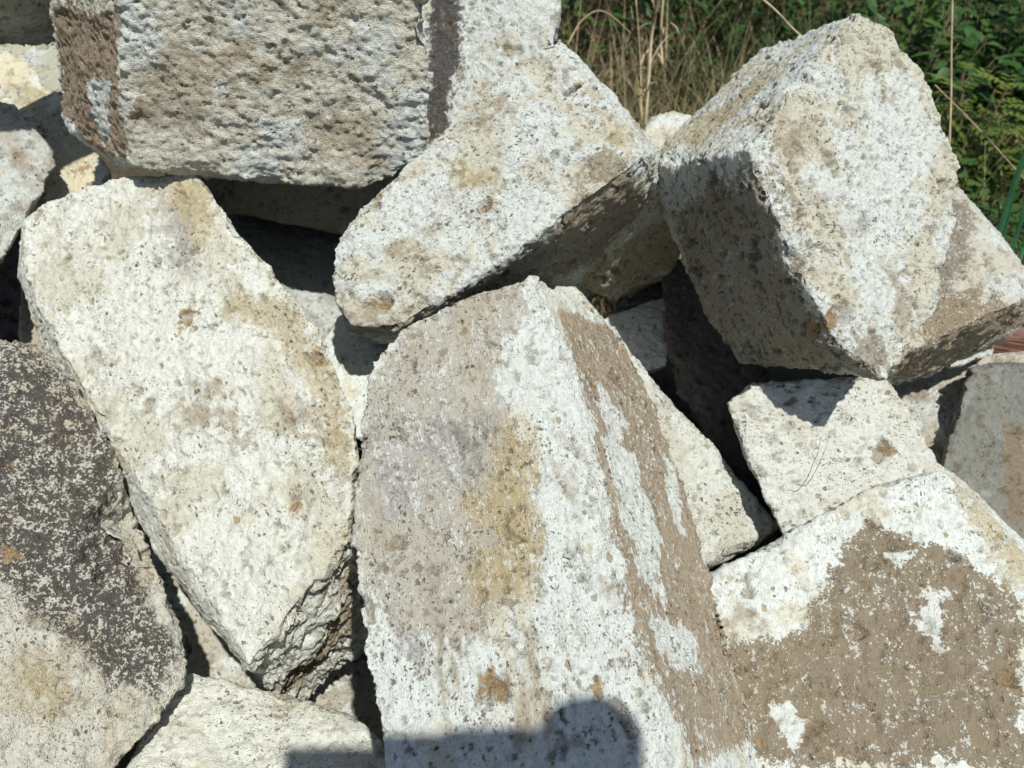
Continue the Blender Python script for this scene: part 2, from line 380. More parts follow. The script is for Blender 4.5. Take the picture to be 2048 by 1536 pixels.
# ---- huge stone top left
mD = stone_mat('stone_hewn', 5, tanc=(.37, .325, .235), base=(.57, .555, .45), white=.4, tan=.36, grey=.25, ochre=.15, speck=.6, spots=.25, bump=1.2, brown=(.27, .205, .135), fleck=.3)
block('stone_block', 'huge rough hewn grey tan block at the upper left with brown left side',
      ((245, 0, 1.02), (255, 330, 1.14), (860, 290, 1.14)),
      [(225, -300), (240, 0), (262, 335), (345, 332), (430, 348), (600, 368), (720, 372), (790, 358), (858, 300), (852, 180), (850, -300)],
      ((255, 330), (208, 318, 1.27)), mD, extra=[(100, 60, 1.20), (130, 250, 1.27), (95, -300, 1.1)], vox=.0023, seed=37, hammer=.85, pits=.3, lump=1.2,
      stains=[('brown', [(110, 20), (235, 30), (258, 320), (205, 310), (135, 230)]),
              ('pale', [(180, 165), (225, 160), (222, 250), (205, 290), (190, 220)]),
              ('tan', [(300, 110), (350, 90), (420, 180), (400, 260), (330, 260), (285, 180)]), ('tan', [(620, 230), (740, 240), (740, 330), (650, 300)]),
              ('pale', [(245, 20), (330, 20), (330, 100), (290, 150), (270, 130)]),
              ('brown', [(275, 180), (292, 180), (290, 240), (272, 240)]),
              ('pale', [(520, 240), (600, 250), (590, 300), (530, 290)])])
mE = stone_mat('stone_white_top', 6, white=.7, tan=.25, grey=.3, ochre=.3, speck=.9, spots=.5, bump=1.2, dark=(.020, .017, .018), fleck=.15)
block('stone_block', 'white block at the top centre with a dark purplish lichen band down its left',
      ((870, 0, 1.27), (1120, 0, 1.25), (900, 300, 1.23)),
      [(800, -200), (1125, -200), (1122, 0), (1116, 90), (900, 330), (800, 330)],
      ((1122, 0), (1110, -10, 1.46)), mE, vox=.0032, seed=41,
      stains=[('dark', [(862, -30), (925, -20), (920, 60), (915, 110), (905, 180), (895, 260), (870, 300), (845, 280), (855, 120)])])
# ---- big cube-like stone on the right
mF = stone_mat('stone_right', 7, tanc=(.22, .18, .115), white=.58, tan=.35, grey=.35, ochre=.2, speck=.6, spots=.5, bump=1.1)  # tanc holds a brown made darker for the shaded side
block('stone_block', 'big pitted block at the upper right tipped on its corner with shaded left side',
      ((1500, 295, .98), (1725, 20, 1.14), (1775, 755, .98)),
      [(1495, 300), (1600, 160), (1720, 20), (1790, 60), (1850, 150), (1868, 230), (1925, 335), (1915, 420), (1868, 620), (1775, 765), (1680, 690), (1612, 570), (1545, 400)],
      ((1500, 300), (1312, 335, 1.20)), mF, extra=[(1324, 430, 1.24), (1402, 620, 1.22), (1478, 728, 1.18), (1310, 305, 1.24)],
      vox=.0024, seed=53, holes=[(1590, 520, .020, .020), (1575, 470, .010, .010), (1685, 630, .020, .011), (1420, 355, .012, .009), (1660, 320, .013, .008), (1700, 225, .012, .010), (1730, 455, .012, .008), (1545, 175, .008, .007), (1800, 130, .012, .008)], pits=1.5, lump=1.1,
      stains=[('tan', [(1340, 430), (1490, 350), (1570, 520), (1640, 640), (1740, 750), (1500, 735), (1400, 600)]),  # brown left side, painted darker to strengthen its shade
              ('rust', [(1655, 605), (1690, 600), (1695, 655), (1660, 660)]),
              ('dark', [(1580, 500), (1602, 505), (1600, 535), (1580, 530)]),
              ('pale', [(1660, 250), (1720, 260), (1730, 400), (1690, 380)]),
              
              ('ochre', [(1340, 300), (1540, 130), (1560, 150), (1400, 290)])])
mG = stone_mat('stone_right_rear', 8, base=(.55, .53, .43), white=.5, tan=.25, grey=.3, ochre=.35, speck=.6, bump=1.1, dark=(.14, .125, .10), brown=(.27, .215, .14), fleck=.5)
block('stone_block', 'pale block jutting out behind the big tipped block, mossy dark patch on top',
      ((1915, 375, 1.30), (2040, 600, 1.16), (1800, 745, 1.10)),
      [(1850, 375), (1915, 372), (1990, 460), (2060, 560), (2048, 600), (1950, 635), (1870, 665), (1785, 725), (1700, 700)],
      ((2040, 610), (2052, 612, 1.36)), mG, extra=[(2054, 640, 1.38), (1990, 690, 1.40), (1880, 740, 1.38), (1782, 782, 1.32)], vox=.0035, seed=61, strata=.5,
      stains=[('dark', [(1860, 390), (1940, 400), (1945, 520), (1890, 610), (1850, 500)]), ('brown', [(1785, 770), (1800, 715), (1960, 630), (2050, 598), (2056, 640), (1890, 735)]),  # brown paints the underside darker in place of shade
              ('grey', [(1900, 380), (1920, 385), (1935, 420), (1910, 410)])])
# ---- lower right
mH = stone_mat('stone_cream', 9, pale=(.635, .655, .575), base=(.575, .56, .46), white=.7, tan=.28, grey=.2, ochre=.35, speck=.6, bump=1.0)
block('stone_block', 'cream block at the right, half under the tipped block with its shadow across the top',
      ((1460, 800, 1.11), (1780, 760, 1.13), (1570, 1070, 1.05)),
      [(1450, 805), (1500, 770), (1780, 745), (1885, 935), (1960, 1060), (1580, 1090), (1562, 1062), (1490, 920)],
      ((1600, 900), (1592, 885, 1.34)), mH, vox=.0032, seed=71, holes=[(1772, 890, .013, .008), (1825, 938, .007, .006)], chip=.9, stains=[('rust', [(1765, 870), (1780, 875), (1790, 905), (1775, 910)])])
mI = stone_mat('stone_mortared', 10, white=.65, tan=.15, grey=.15, ochre=.25, speck=.35, spots=.3, bump=.7, brown=(.20, .158, .10), fleck=.42)
block('stone_block', 'wide block at the lower right coated with brown mortar, white crust along its upper edge',
      ((1410, 1155, 1.00), (1880, 945, 1.045), (1480, 1536, .875)),
      [(1380, 1180), (1405, 1160), (1560, 1080), (1750, 972), (1885, 943), (1960, 1030), (2060, 1130), (2500, 1560), (2100, 1900), (1440, 1900)],
      ((1880, 950), (1900, 950, 1.36)), mI, vox=.0032, seed=83, holes=[(1905, 1112, .009, .012), (2018, 1360, .013, .01)], lump=.8, chip=.7,
      extra=[(1925, 965, 1.09), (2090, 1150, 1.01)],
      stains=[('ochre', [(1905, 962), (1935, 985), (2050, 1115), (2060, 1165), (1960, 1065)]), ('brown', [(1440, 1290), (1600, 1275), (1650, 1190), (1660, 1125), (1740, 1040), (1790, 1070), (1900, 1090), (1960, 1140), (2047, 1200), (2047, 1400), (2047, 1535), (1700, 1535), (1480, 1530), (1430, 1400)]),
              ('pale', [(1860, 1190), (1900, 1180), (1885, 1300), (1840, 1250)]),
              ('pale', [(1545, 1415), (1580, 1410), (1610, 1480), (1590, 1500)]),
              ('pale', [(1760, 1110), (1830, 1100), (1790, 1140)]),
              ('rust', [(2005, 1345), (2030, 1350), (2028, 1375), (2005, 1372)]),
              ('dark', [(1897, 1103), (1912, 1105), (1907, 1122), (1896, 1118)])])
mJ = stone_mat('stone_behind', 12, pale=(.62, .645, .565), base=(.55, .545, .45), white=.6, tan=.22, grey=.2, ochre=.3, speck=.75, bump=1.0)
block('stone_block', 'long cream block lying just behind the central block on its right side',
      ((1110, 540, 1.24), (1260, 700, 1.20), (1400, 1120, 1.08)),
      [(1060, 660), (1108, 572), (1148, 570), (1250, 692), (1340, 815), (1470, 960), (1552, 1052), (1410, 1130), (1360, 1170), (1100, 900)],
      ((1300, 900), (1296, 880, 1.44)), mJ, vox=.0032, seed=91, extra=[(1545, 1070, 1.15), (1410, 1150, 1.13)])
# ---- left edge and foreground
mK = stone_mat('stone_lichened', 13, pale=(.62, .61, .51), base=(.56, .52, .40), white=.65, tan=.15, grey=.2, ochre=.45, speck=.7, spots=.45, bump=1.3, dark=(.038, .034, .031), fleck=.7)
block('stone_block', 'rough block at the lower left darkened by purplish black lichen over a cream foot',
      ((20, 700, 1.06), (250, 1000, 1.02), (150, 1500, .84)),
      [(-200, 690), (20, 690), (70, 688), (135, 720), (215, 880), (250, 990), (243, 1060), (300, 1180), (388, 1318), (375, 1370), (310, 1450), (200, 1545), (100, 1700), (-250, 1700)],
      ((200, 1000), (160, 1005, 1.22)), mK, vox=.0024, holes=[(268, 1060, .065, .024), (262, 1010, .04, .010)], seed=97, hammer=1.2, grain=((60, 700), (380, 1330)), pits=.25,
      stains=[('dark', [(-60, 690), (60, 690), (165, 780), (232, 900), (252, 1060), (305, 1200), (362, 1310), (310, 1395), (210, 1370), (140, 1290), (50, 1200), (-60, 1130)]), ('ochre', [(60, 1330), (130, 1380), (110, 1420), (40, 1400)]),
              ('rust', [(8, 1095), (35, 1090), (42, 1115), (15, 1122)])])
mL = stone_mat('stone_foot', 14, pale=(.64, .655, .57), white=.6, tan=.3, grey=.15, ochre=.3, speck=.6, spots=.4, bump=.8)
block('stone_block', 'pale rounded block at the bottom edge between the lichened block and the central block',
      ((380, 1350, 1.00), (740, 1445, .97), (250, 1540, .90)),
      [(372, 1345), (430, 1355), (560, 1385), (700, 1420), (760, 1470), (830, 1600), (850, 1900), (150, 1900), (240, 1545), (300, 1480)],
      ((500, 1400), (515, 1440, 1.2)), mL, vox=.003, seed=101, sm=26, chip=.6)
mM = stone_mat('stone_grey_edge', 15, base=(.50, .48, .41), white=.4, tan=.4, grey=.45, ochre=.25, speck=.5, bump=1.3)
block('stone_block', 'grey angular block at the left edge below the yellowish block',
      ((0, 220, 1.31), (110, 320, 1.31), (0, 420, 1.24)),
      [(-600, 60), (-200, 150), (0, 195), (28, 205), (112, 308), (110, 335), (60, 385), (-10, 440), (-40, 560), (-60, 640), (-600, 640)],  # unseen left part extended to cast shade into the gap
      ((100, 320), (85, 325, 1.5)), mM, vox=.0035, seed=107, strata=.6)
mN = stone_mat('stone_yellow', 16, base=(.62, .57, .40), white=.35, tan=.3, grey=.15, ochre=.7, speck=.4, bump=.8)
block('stone_block', 'yellowish block at the upper left behind the brown sided hewn block, orange stains on it',
      ((20, 130, 1.52), (200, 340, 1.42), (60, 340, 1.42)),
      [(-200, 60), (10, 100), (60, 130), (130, 200), (230, 360), (205, 375), (100, 420), (-150, 420)],
      ((100, 200), (92, 195, 1.7)), mN, vox=.004, seed=109,
      stains=[('ochre', [(40, 170), (90, 190), (110, 240), (70, 240), (45, 210)]), ('rust', [(150, 325), (175, 330), (170, 355), (150, 350)])])
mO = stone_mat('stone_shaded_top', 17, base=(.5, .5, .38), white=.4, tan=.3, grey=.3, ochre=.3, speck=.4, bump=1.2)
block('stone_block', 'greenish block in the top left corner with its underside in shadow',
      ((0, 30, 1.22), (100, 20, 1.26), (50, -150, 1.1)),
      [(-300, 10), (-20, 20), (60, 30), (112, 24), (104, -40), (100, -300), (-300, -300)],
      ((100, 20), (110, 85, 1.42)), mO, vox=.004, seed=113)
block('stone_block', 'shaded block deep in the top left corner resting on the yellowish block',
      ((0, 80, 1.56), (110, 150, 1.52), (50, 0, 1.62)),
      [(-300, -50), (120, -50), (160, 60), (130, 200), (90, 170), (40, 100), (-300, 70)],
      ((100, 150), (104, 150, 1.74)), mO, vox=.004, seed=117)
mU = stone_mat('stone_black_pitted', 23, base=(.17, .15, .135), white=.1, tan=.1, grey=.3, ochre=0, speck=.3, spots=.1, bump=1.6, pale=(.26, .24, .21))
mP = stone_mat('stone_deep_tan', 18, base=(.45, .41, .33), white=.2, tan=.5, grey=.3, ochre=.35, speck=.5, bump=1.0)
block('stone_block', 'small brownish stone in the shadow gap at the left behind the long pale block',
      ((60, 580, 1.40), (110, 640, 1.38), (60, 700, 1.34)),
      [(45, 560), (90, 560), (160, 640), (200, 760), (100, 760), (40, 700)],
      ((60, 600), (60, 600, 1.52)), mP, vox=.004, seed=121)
block('stone_block', 'added near-black stone darkening the gap at the left edge',
      ((0, 500, 1.62), (60, 560, 1.62), (0, 700, 1.55)),  # near-black filler added so the gap reads as deep shade
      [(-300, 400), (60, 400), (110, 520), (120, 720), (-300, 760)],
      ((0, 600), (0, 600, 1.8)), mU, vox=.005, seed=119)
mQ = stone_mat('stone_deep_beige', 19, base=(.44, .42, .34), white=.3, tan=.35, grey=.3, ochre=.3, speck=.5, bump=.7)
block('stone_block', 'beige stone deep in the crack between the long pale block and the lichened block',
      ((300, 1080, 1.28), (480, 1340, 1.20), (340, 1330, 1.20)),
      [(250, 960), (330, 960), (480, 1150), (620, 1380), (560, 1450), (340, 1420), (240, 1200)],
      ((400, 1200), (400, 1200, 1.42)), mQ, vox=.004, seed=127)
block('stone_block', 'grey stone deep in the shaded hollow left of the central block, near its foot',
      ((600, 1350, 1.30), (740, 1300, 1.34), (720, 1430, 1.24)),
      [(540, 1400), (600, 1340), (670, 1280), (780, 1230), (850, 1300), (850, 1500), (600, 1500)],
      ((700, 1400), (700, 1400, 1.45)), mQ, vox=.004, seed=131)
mR = stone_mat('stone_pale_slab', 20, white=.7, tan=.2, grey=.3, ochre=.15, speck=.3, spots=.2, bump=.6)
block('stone_block', 'smooth pale slab filling the gap between the long pale block and the central block',
      ((650, 690, 1.20), (820, 650, 1.22), (720, 830, 1.12)),
      [(630, 690), (680, 630), (800, 600), (900, 640), (860, 860), (740, 900), (690, 860)],
      ((700, 700), (702, 690, 1.32)), mR, vox=.0035, seed=137, chip=.5)
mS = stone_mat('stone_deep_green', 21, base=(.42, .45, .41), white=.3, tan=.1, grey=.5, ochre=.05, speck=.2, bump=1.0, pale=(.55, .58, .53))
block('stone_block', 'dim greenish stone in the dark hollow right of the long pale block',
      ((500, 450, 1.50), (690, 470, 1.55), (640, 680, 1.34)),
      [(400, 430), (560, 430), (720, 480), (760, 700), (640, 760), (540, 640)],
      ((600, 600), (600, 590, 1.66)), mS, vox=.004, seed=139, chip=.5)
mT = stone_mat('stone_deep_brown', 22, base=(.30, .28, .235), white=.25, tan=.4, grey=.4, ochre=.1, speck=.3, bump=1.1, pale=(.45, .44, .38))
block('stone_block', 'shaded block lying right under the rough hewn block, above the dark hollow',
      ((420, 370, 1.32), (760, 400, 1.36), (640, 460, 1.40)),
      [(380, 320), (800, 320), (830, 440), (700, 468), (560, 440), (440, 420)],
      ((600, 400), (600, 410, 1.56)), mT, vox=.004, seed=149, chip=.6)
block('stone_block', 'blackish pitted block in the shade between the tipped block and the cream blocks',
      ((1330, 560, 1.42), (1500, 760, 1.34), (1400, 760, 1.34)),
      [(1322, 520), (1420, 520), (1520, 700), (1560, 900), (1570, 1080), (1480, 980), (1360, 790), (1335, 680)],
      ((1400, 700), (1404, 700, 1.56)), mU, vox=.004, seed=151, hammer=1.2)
mV = stone_mat('stone_curved', 24, base=(.5, .51, .48), white=.7, tan=.1, grey=.3, ochre=.1, speck=.25, bump=.6)
block('stone_block', 'small smooth whitish stone deep in the gap right of the central block',
      ((1250, 630, 1.44), (1330, 600, 1.46), (1320, 720, 1.38)),
      [(1200, 640), (1245, 630), (1290, 605), (1335, 595), (1345, 660), (1330, 730), (1260, 760)],
      ((1300, 650), (1300, 660, 1.55)), mV, vox=.0035, seed=157, chip=.4, pits=.5)
block('stone_block', 'thin broken stone edge catching light above the small whitish stone',
      ((1240, 610, 1.52), (1325, 565, 1.54), (1325, 580, 1.53)),
      [(1230, 615), (1280, 585), (1310, 560), (1335, 555), (1335, 590), (1300, 595), (1240, 625)],
      ((1300, 580), (1300, 590, 1.62)), mT, vox=.003, seed=163, sm=5)
mW = stone_mat('stone_small_white', 25, white=.6, tan=.3, grey=.1, ochre=.3, speck=.4, bump=.8)
block('stone_block', 'small white rounded stone peeking up between the sloping block and the tipped block',
      ((1300, 250, 1.40), (1380, 240, 1.40), (1340, 330, 1.34)),
      [(1285, 262), (1305, 236), (1345, 224), (1385, 236), (1400, 290), (1360, 360), (1290, 360)],
      ((1340, 250), (1340, 250, 1.52)), mW, vox=.0035, seed=167, sm=26)
mX = stone_mat('stone_right_beige', 26, base=(.56, .52, .42), white=.3, tan=.5, grey=.2, ochre=.4, speck=.6, bump=1.2)
block('stone_block', 'beige rough block at the right between the jutting pale block and the dark grey block',
      ((1800, 840, 1.40), (1990, 720, 1.46), (1880, 880, 1.36)),
      [(1760, 800), (1800, 740), (1900, 715), (2100, 700), (2200, 760), (2100, 900), (1900, 900), (1840, 1000), (1790, 860)],
      ((1900, 800), (1900, 800, 1.62)), mX, vox=.004, seed=173)
block('stone_block', 'small cream stone tucked below the jutting pale block at the right edge',
      ((1900, 720, 1.36), (1985, 680, 1.40), (1980, 720, 1.36)),
      [(1860, 700), (1960, 670), (1984, 676), (1988, 708), (1900, 735)],
      ((1950, 700), (1950, 700, 1.45)), mX, vox=.0035, seed=179)
mY = stone_mat('stone_dark_grey', 27, base=(.235, .24, .205), white=.3, tan=.25, grey=.5, ochre=.15, speck=.3, spots=.2, bump=1.3, pale=(.33, .345, .31))
block('stone_block', 'dark grey weathered block standing at the right edge behind the mortared block',
      ((1960, 740, 1.36), (2048, 740, 1.36), (1950, 1050, 1.24)),
      [(1945, 738), (2000, 732), (2300, 740), (2300, 1250), (2048, 1250), (1890, 1000), (1885, 930), (1905, 850)],
      ((1960, 800), (1950, 790, 1.52)), mY, vox=.0035, seed=181, hammer=.9, stains=[('brown', [(2010, 850), (2047, 850), (2047, 1080), (2010, 1020)])])
#ENDBLOCKS
# ------------------------------------------------------------------ plain materials
def simple_mat(name, cols, scale=30, rough=.8, stretch=(1, 1, 1), trans=0.0, bump=.0):
    B = NB(name); tc = B.n('ShaderNodeTexCoord').outputs['Object']
    f = B.noise(B.mapping(tc, stretch), scale, 4, .65); g = B.noise(B.mapping(tc, (1, 1, 1), (4, 2, 7)), scale * .12, 2, .5)
    c = B.mix(B.mr(f, .35, .65), cols[0], cols[1])
    if len(cols) > 2: c = B.mix(B.mr(g, .42, .62), c, cols[2])
    B.put(B.b.inputs['Base Color'], c); B.b.inputs['Roughness'].default_value = rough
    B.b.inputs['Specular IOR Level'].default_value = .3
    if bump:
        bp = B.n('ShaderNodeBump'); bp.inputs['Distance'].default_value = bump; B.put(bp.inputs['Height'], f); B.put(B.b.inputs['Normal'], bp.outputs[0])
    if trans:
        tr = B.n('ShaderNodeBsdfTranslucent'); B.put(tr.inputs[0], c); mx = B.n('ShaderNodeMixShader'); mx.inputs[0].default_value = trans
        out = B.t.nodes['Material Output']; B.t.links.new(B.b.outputs[0], mx.inputs[1]); B.t.links.new(tr.outputs[0], mx.inputs[2]); B.t.links.new(mx.outputs[0], out.inputs[0])
    return B.m
m_soil = simple_mat('soil', ((.035, .027, .018), (.085, .066, .042), (.05, .045, .02)), 40, 1, bump=.01)
m_green = simple_mat('grass_green', ((.035, .075, .018), (.075, .13, .03), (.09, .115, .03)), 12, .6, trans=.3)
m_dry = simple_mat('grass_dry', ((.20, .155, .085), (.42, .34, .20), (.15, .12, .06)), 20, .7, trans=.2)
m_leaf = simple_mat('leaf_green', ((.014, .045, .012), (.045, .115, .025), (.065, .12, .025)), 16, .5, trans=.3)
m_leafy = simple_mat('leaf_yellow_green', ((.12, .17, .025), (.20, .24, .04), (.07, .12, .02)), 9, .55, trans=.3)
m_stem = simple_mat('stem_brown', ((.11, .075, .04), (.22, .16, .09)), 40, .8)
m_straw = simple_mat('straw', ((.34, .26, .15), (.50, .41, .26)), 60, .6, stretch=(1, 1, .1))
m_reed = simple_mat('reed_green', ((.02, .085, .04), (.035, .13, .05)), 14, .4, stretch=(4, 4, .4), trans=.2)
m_wood = simple_mat('old_wood', ((.09, .04, .025), (.19, .10, .07), (.16, .14, .13)), 60, .8, stretch=(.2, 3, 3), bump=.003)

# ------------------------------------------------------------------ the ground
def gz(x, y):
    z = -.04 + .35 * y if y < 1.4 else max(.45 - .4 * (y - 1.4), .25)
    z = max(z, 0.0) if y < 0 else z
    z += .30 * math.exp(-((y - .33) / .24) ** 2) * math.exp(-(x / .85) ** 4)
    if y > 2.2: z += .05 * (min(y, 4) - 2.2)
    if y > 4: z += .5 * min(y - 4, 5)
    z -= .10 * max(0, abs(x) - .9) if y < 1.9 else .03 * max(0, abs(x) - .9)
    return max(z, -.4) + .02 * math.sin(3.1 * x + 1.7 * y) + .012 * math.sin(9 * x - 7 * y)
def ground():
    xs = sorted(set([round(-3.2 + i * .1, 3) for i in range(65)] + [-150, -60, -25, -12, -8, -5, 5, 8, 12, 25, 60, 150]))
    ys = sorted(set([round(-1.5 + i * .1, 3) for i in range(80)] + [-150, -60, -20, -8, -4, 8, 10, 14, 25, 60, 150]))
    V = [(x, y, gz(x, y) if abs(x) < 30 and y < 30 else gz(max(-30, min(30, x)), min(y, 30))) for y in ys for x in xs]; nx = len(xs)
    Fc = [(j * nx + i, j * nx + i + 1, (j + 1) * nx + i + 1, (j + 1) * nx + i) for j in range(len(ys) - 1) for i in range(nx - 1)]
    me = bpy.data.meshes.new('ground'); me.from_pydata(V, [], Fc); me.materials.append(m_soil)
    me.polygons.foreach_set('use_smooth', [True] * len(Fc))
    o = bpy.data.objects.new('ground', me); C.objects.link(o); tag(o, kind='structure')
ground()

rnd = random.Random(4)
class MB:
    def __init__(s): s.v = []; s.f = []
    def blade(s, p, h, w, az, lean, curl, seg=5, face=None):
        """a bent tapering grass blade"""
        d = Vector((math.cos(az), math.sin(az), 0)); sd = Vector((-d.y, d.x, 0)) if face is None else face
        pt = Vector(p); ang = lean; b = len(s.v)
        for k in range(seg + 1):
            t = k / seg; ww = w * (1 - t ** 2.2) * .5 + .0002
            s.v += [tuple(pt - sd * ww), tuple(pt + sd * ww)]
            pt = pt + (d * math.sin(ang) + Vector((0, 0, 1)) * math.cos(ang)) * (h / seg); ang += curl / seg
        for k in range(seg): i = b + 2 * k; s.f.append((i, i + 1, i + 3, i + 2))
        return pt
    def tube(s, pts, r0, r1, n=6):
        b = len(s.v); m = len(pts)
        for k, p in enumerate(pts):
            p = Vector(p); q = Vector(pts[min(k + 1, m - 1)]) - Vector(pts[max(k - 1, 0)]); q.normalize()
            a = q.orthogonal().normalized(); c = q.cross(a); r = r0 + (r1 - r0) * k / (m - 1)
            for j in range(n):
                t = 2 * math.pi * j / n; s.v.append(tuple(p + a * r * math.cos(t) + c * r * math.sin(t)))
        for k in range(m - 1):
            for j in range(n): s.f.append((b + k * n + j, b + k * n + (j + 1) % n, b + (k + 1) * n + (j + 1) % n, b + (k + 1) * n + j))
        s.f.append(tuple(b + j for j in range(n))[::-1]); s.f.append(tuple(b + (m - 1) * n + j for j in range(n)))
    def leaf(s, p, d, up, L, W):
        """pointed leaf folded slightly along its midrib"""
        d = d.normalized(); sd = d.cross(up)
        if sd.length < 1e-3: sd = d.orthogonal()
        sd.normalize(); n = sd.cross(d); b = len(s.v)
        for t, ww in ((0, .02), (.28, .9), (.6, .85), (1, .03)):
            q = p + d * L * t - n * L * .18 * t * t
            s.v += [tuple(q - sd * W * ww * .5 + n * W * .12 * ww), tuple(q), tuple(q + sd * W * ww * .5 + n * W * .12 * ww)]
        for k in range(3):
            i = b + 3 * k; s.f += [(i, i + 1, i + 4, i + 3), (i + 1, i + 2, i + 5, i + 4)]
    def build(s, name, mat, parent=None, base=None):
        o0 = Vector(base) if base is not None else Vector((0, 0, 0))
        me = bpy.data.meshes.new(name); me.from_pydata([tuple(Vector(q) - o0) for q in s.v], [], s.f); me.materials.append(mat)
        me.polygons.foreach_set('use_smooth', [True] * len(me.polygons)); me.update()
        o = bpy.data.objects.new(name, me); C.objects.link(o)
        if parent: o.parent = parent
        else: o.location = o0
        return o
def empty(name, loc):
    o = bpy.data.objects.new(name, None); o.empty_display_size = .05; C.objects.link(o); o.location = loc; return o
def hit_ground(px, py):
    r = ray(px, py); t = .5
    while t < 14:
        p = CAMP + r * t
        if p.z < gz(p.x, p.y): return p
        t += .02
    return CAMP + r * 8

# grasses nobody could count
g1 = MB(); g2 = MB(); g3 = MB()
for i in range(15000):
    y = 1.75 + 3.2 * rnd.random() ** 1.2; x = -.7 + (y * 1.05 + 1.0) * rnd.random() * 1.15
    xr = x / max(y, .1); right = xr > .40 + .05 * math.sin(y * 7)
    dry = (math.sin(x * 3.3 + 1) + math.sin(y * 4.1) * .4) * .3 + .66
    if right: dry -= .35
    k = rnd.random() < dry; m = g2 if k else g1
    m.blade((x, y, gz(x, y) - .01), rnd.uniform(.2, .75) if not right else rnd.uniform(.15, .5), rnd.uniform(.0025, .007), rnd.uniform(0, 6.3), rnd.uniform(.02, .4), rnd.uniform(.2, 1.7) if not rnd.random() < .3 else rnd.uniform(1.8, 3.2), 6)
for i in range(5000):      # fallen litter lying about
    y = 1.7 + 3.0 * rnd.random(); x = -.5 + (y * 1.05 + .8) * rnd.random() * 1.15
    g3.blade((x, y, gz(x, y) + rnd.uniform(0, .06)), rnd.uniform(.05, .2), rnd.uniform(.002, .006), rnd.uniform(0, 6.3), rnd.uniform(1.1, 1.6), rnd.uniform(-.5, .8), 3)
tag(g1.build('green_grass', m_green), 'green grass blades growing thickly behind the heap of stones', 'grass', kind='stuff')
tag(g2.build('dry_grass', m_dry), 'dry straw coloured grass standing among the green behind the stones', 'dry grass', kind='stuff')
tag(g3.build('plant_litter', m_dry), 'dead stems and leaf litter lying on the ground behind the stones', 'litter', kind='stuff')

def shrub(px, py, d, rad, hgt, n, L, W, mat, label, seed, pinnate=False, group='leafy bushes behind the heap'):
    r = random.Random(seed); c = at(px, py, d); base = Vector((c.x, c.y, gz(c.x, c.y)))
    root = empty('leafy_bush', base); tag(root, label, 'bush', group)
    st = MB(); lf = MB(); top = max(c.z - base.z, .1) + hgt * .8
    for i in range(n):
        a = r.uniform(0, 6.28); rr = rad * math.sqrt(r.random()); h = top * r.uniform(.55, 1.0) * (1 - .35 * (rr / rad) ** 2)
        tip = base + Vector((math.cos(a) * rr, math.sin(a) * rr, h)); b0 = base + Vector((math.cos(a) * rr * .25, math.sin(a) * rr * .25, 0))
        mid = b0.lerp(tip, .55) + Vector((0, 0, h * .12)); pts = []
        for k in range(7):
            t = k / 6; pts.append(b0 * (1 - t) ** 2 + mid * 2 * t * (1 - t) + tip * t * t)
        st.tube(pts, .0035, .0012, 5)
        for k in range(2, 7):
            for q in range(2 if not pinnate else 1):
                dr = Vector((r.uniform(-1, 1), r.uniform(-1, 1), r.uniform(-.25, .6))).normalized()
                if pinnate:      # a compound leaf: leaflets in pairs along a rachis
                    R_ = L * 3.2; ra = [pts[k] + dr * R_ * u / 5 - Vector((0, 0, R_ * .02 * u * u / 2)) for u in range(6)]
                    st.tube(ra, .0009, .0005, 3); sd = dr.cross(Vector((0, 0, 1))).normalized()
                    for u in range(1, 6):
                        for sg in (-1, 1): lf.leaf(ra[u], (sd * sg + dr * .45), Vector((0, 0, 1)), L * r.uniform(.75, 1.1), W)
                else:
                    lf.leaf(pts[k] + dr * .008, dr, Vector((r.uniform(-.3, .3), r.uniform(-.3, .3), 1)), L * r.uniform(.6, 1.25), W * r.uniform(.7, 1.2))
    st.build('stems', m_stem, root, base); lf.build('leaves', mat, root, base)
    return root
for k, (px, py, d, rad, hg, n, L, W, mt, lab, pin) in enumerate([
    (1830, 90, 2.7, .30, .25, 70, .075, .036, m_leaf, 'dark green leafy bush behind the top of the tipped block', False),
    (2010, 60, 3.0, .32, .3, 70, .085, .042, m_leaf, 'broad leaved green bush in the top right corner', False),
    (1960, 190, 2.4, .16, .12, 34, .030, .014, m_leafy, 'yellow green feathery bush right of the tipped block', True),
    (2040, 290, 2.5, .20, .12, 40, .028, .013, m_leafy, 'yellow green feathery bush at the right edge above the reeds', True),
    (1950, 380, 2.2, .16, .10, 34, .055, .03, m_leaf, 'low green bush just above the jutting pale block', False),
    (1660, 10, 3.2, .30, .2, 80, .045, .022, m_leaf, 'dark bush at the top edge between dry grass and tipped block', False),
    (1150, 60, 2.6, .14, .1, 24, .034, .018, m_leaf, 'small green bush at the top just right of the white block', False),
    (1275, 130, 2.5, .09, .1, 9, .024, .014, m_leafy, 'thin sprig of bright green leaves among the dry grass', False),
    (2130, 480, 2.4, .25, .1, 60, .040, .022, m_leaf, 'green bush partly beyond the right edge behind the reeds', False),
]): shrub(px, py, d, rad, hg, n, L, W, mt, lab, 50 + k, pin)

# dark bush masses further up the bank
und = MB(); ust = MB(); r = random.Random(9)
for i in range(30000):
    y = 3.4 + 3.6 * r.random(); x = -1.5 + (y * 1.2 + 1.5) * r.random() * 1.2
    hh = .6 + .35 * math.sin(x * 2.1) * math.cos(y * 1.7)
    p = Vector((x, y, gz(x, y) + r.random() * max(.15, hh)))
    und.leaf(p, Vector((r.uniform(-1, 1), r.uniform(-1, 1), r.uniform(-.4, .6))), Vector((r.uniform(-.5, .5), r.uniform(-.5, .5), 1)), r.uniform(.03, .13), r.uniform(.015, .055))
tag(und.build('undergrowth', m_leaf), 'dark green undergrowth filling the bank far behind the stones', 'undergrowth', kind='stuff')

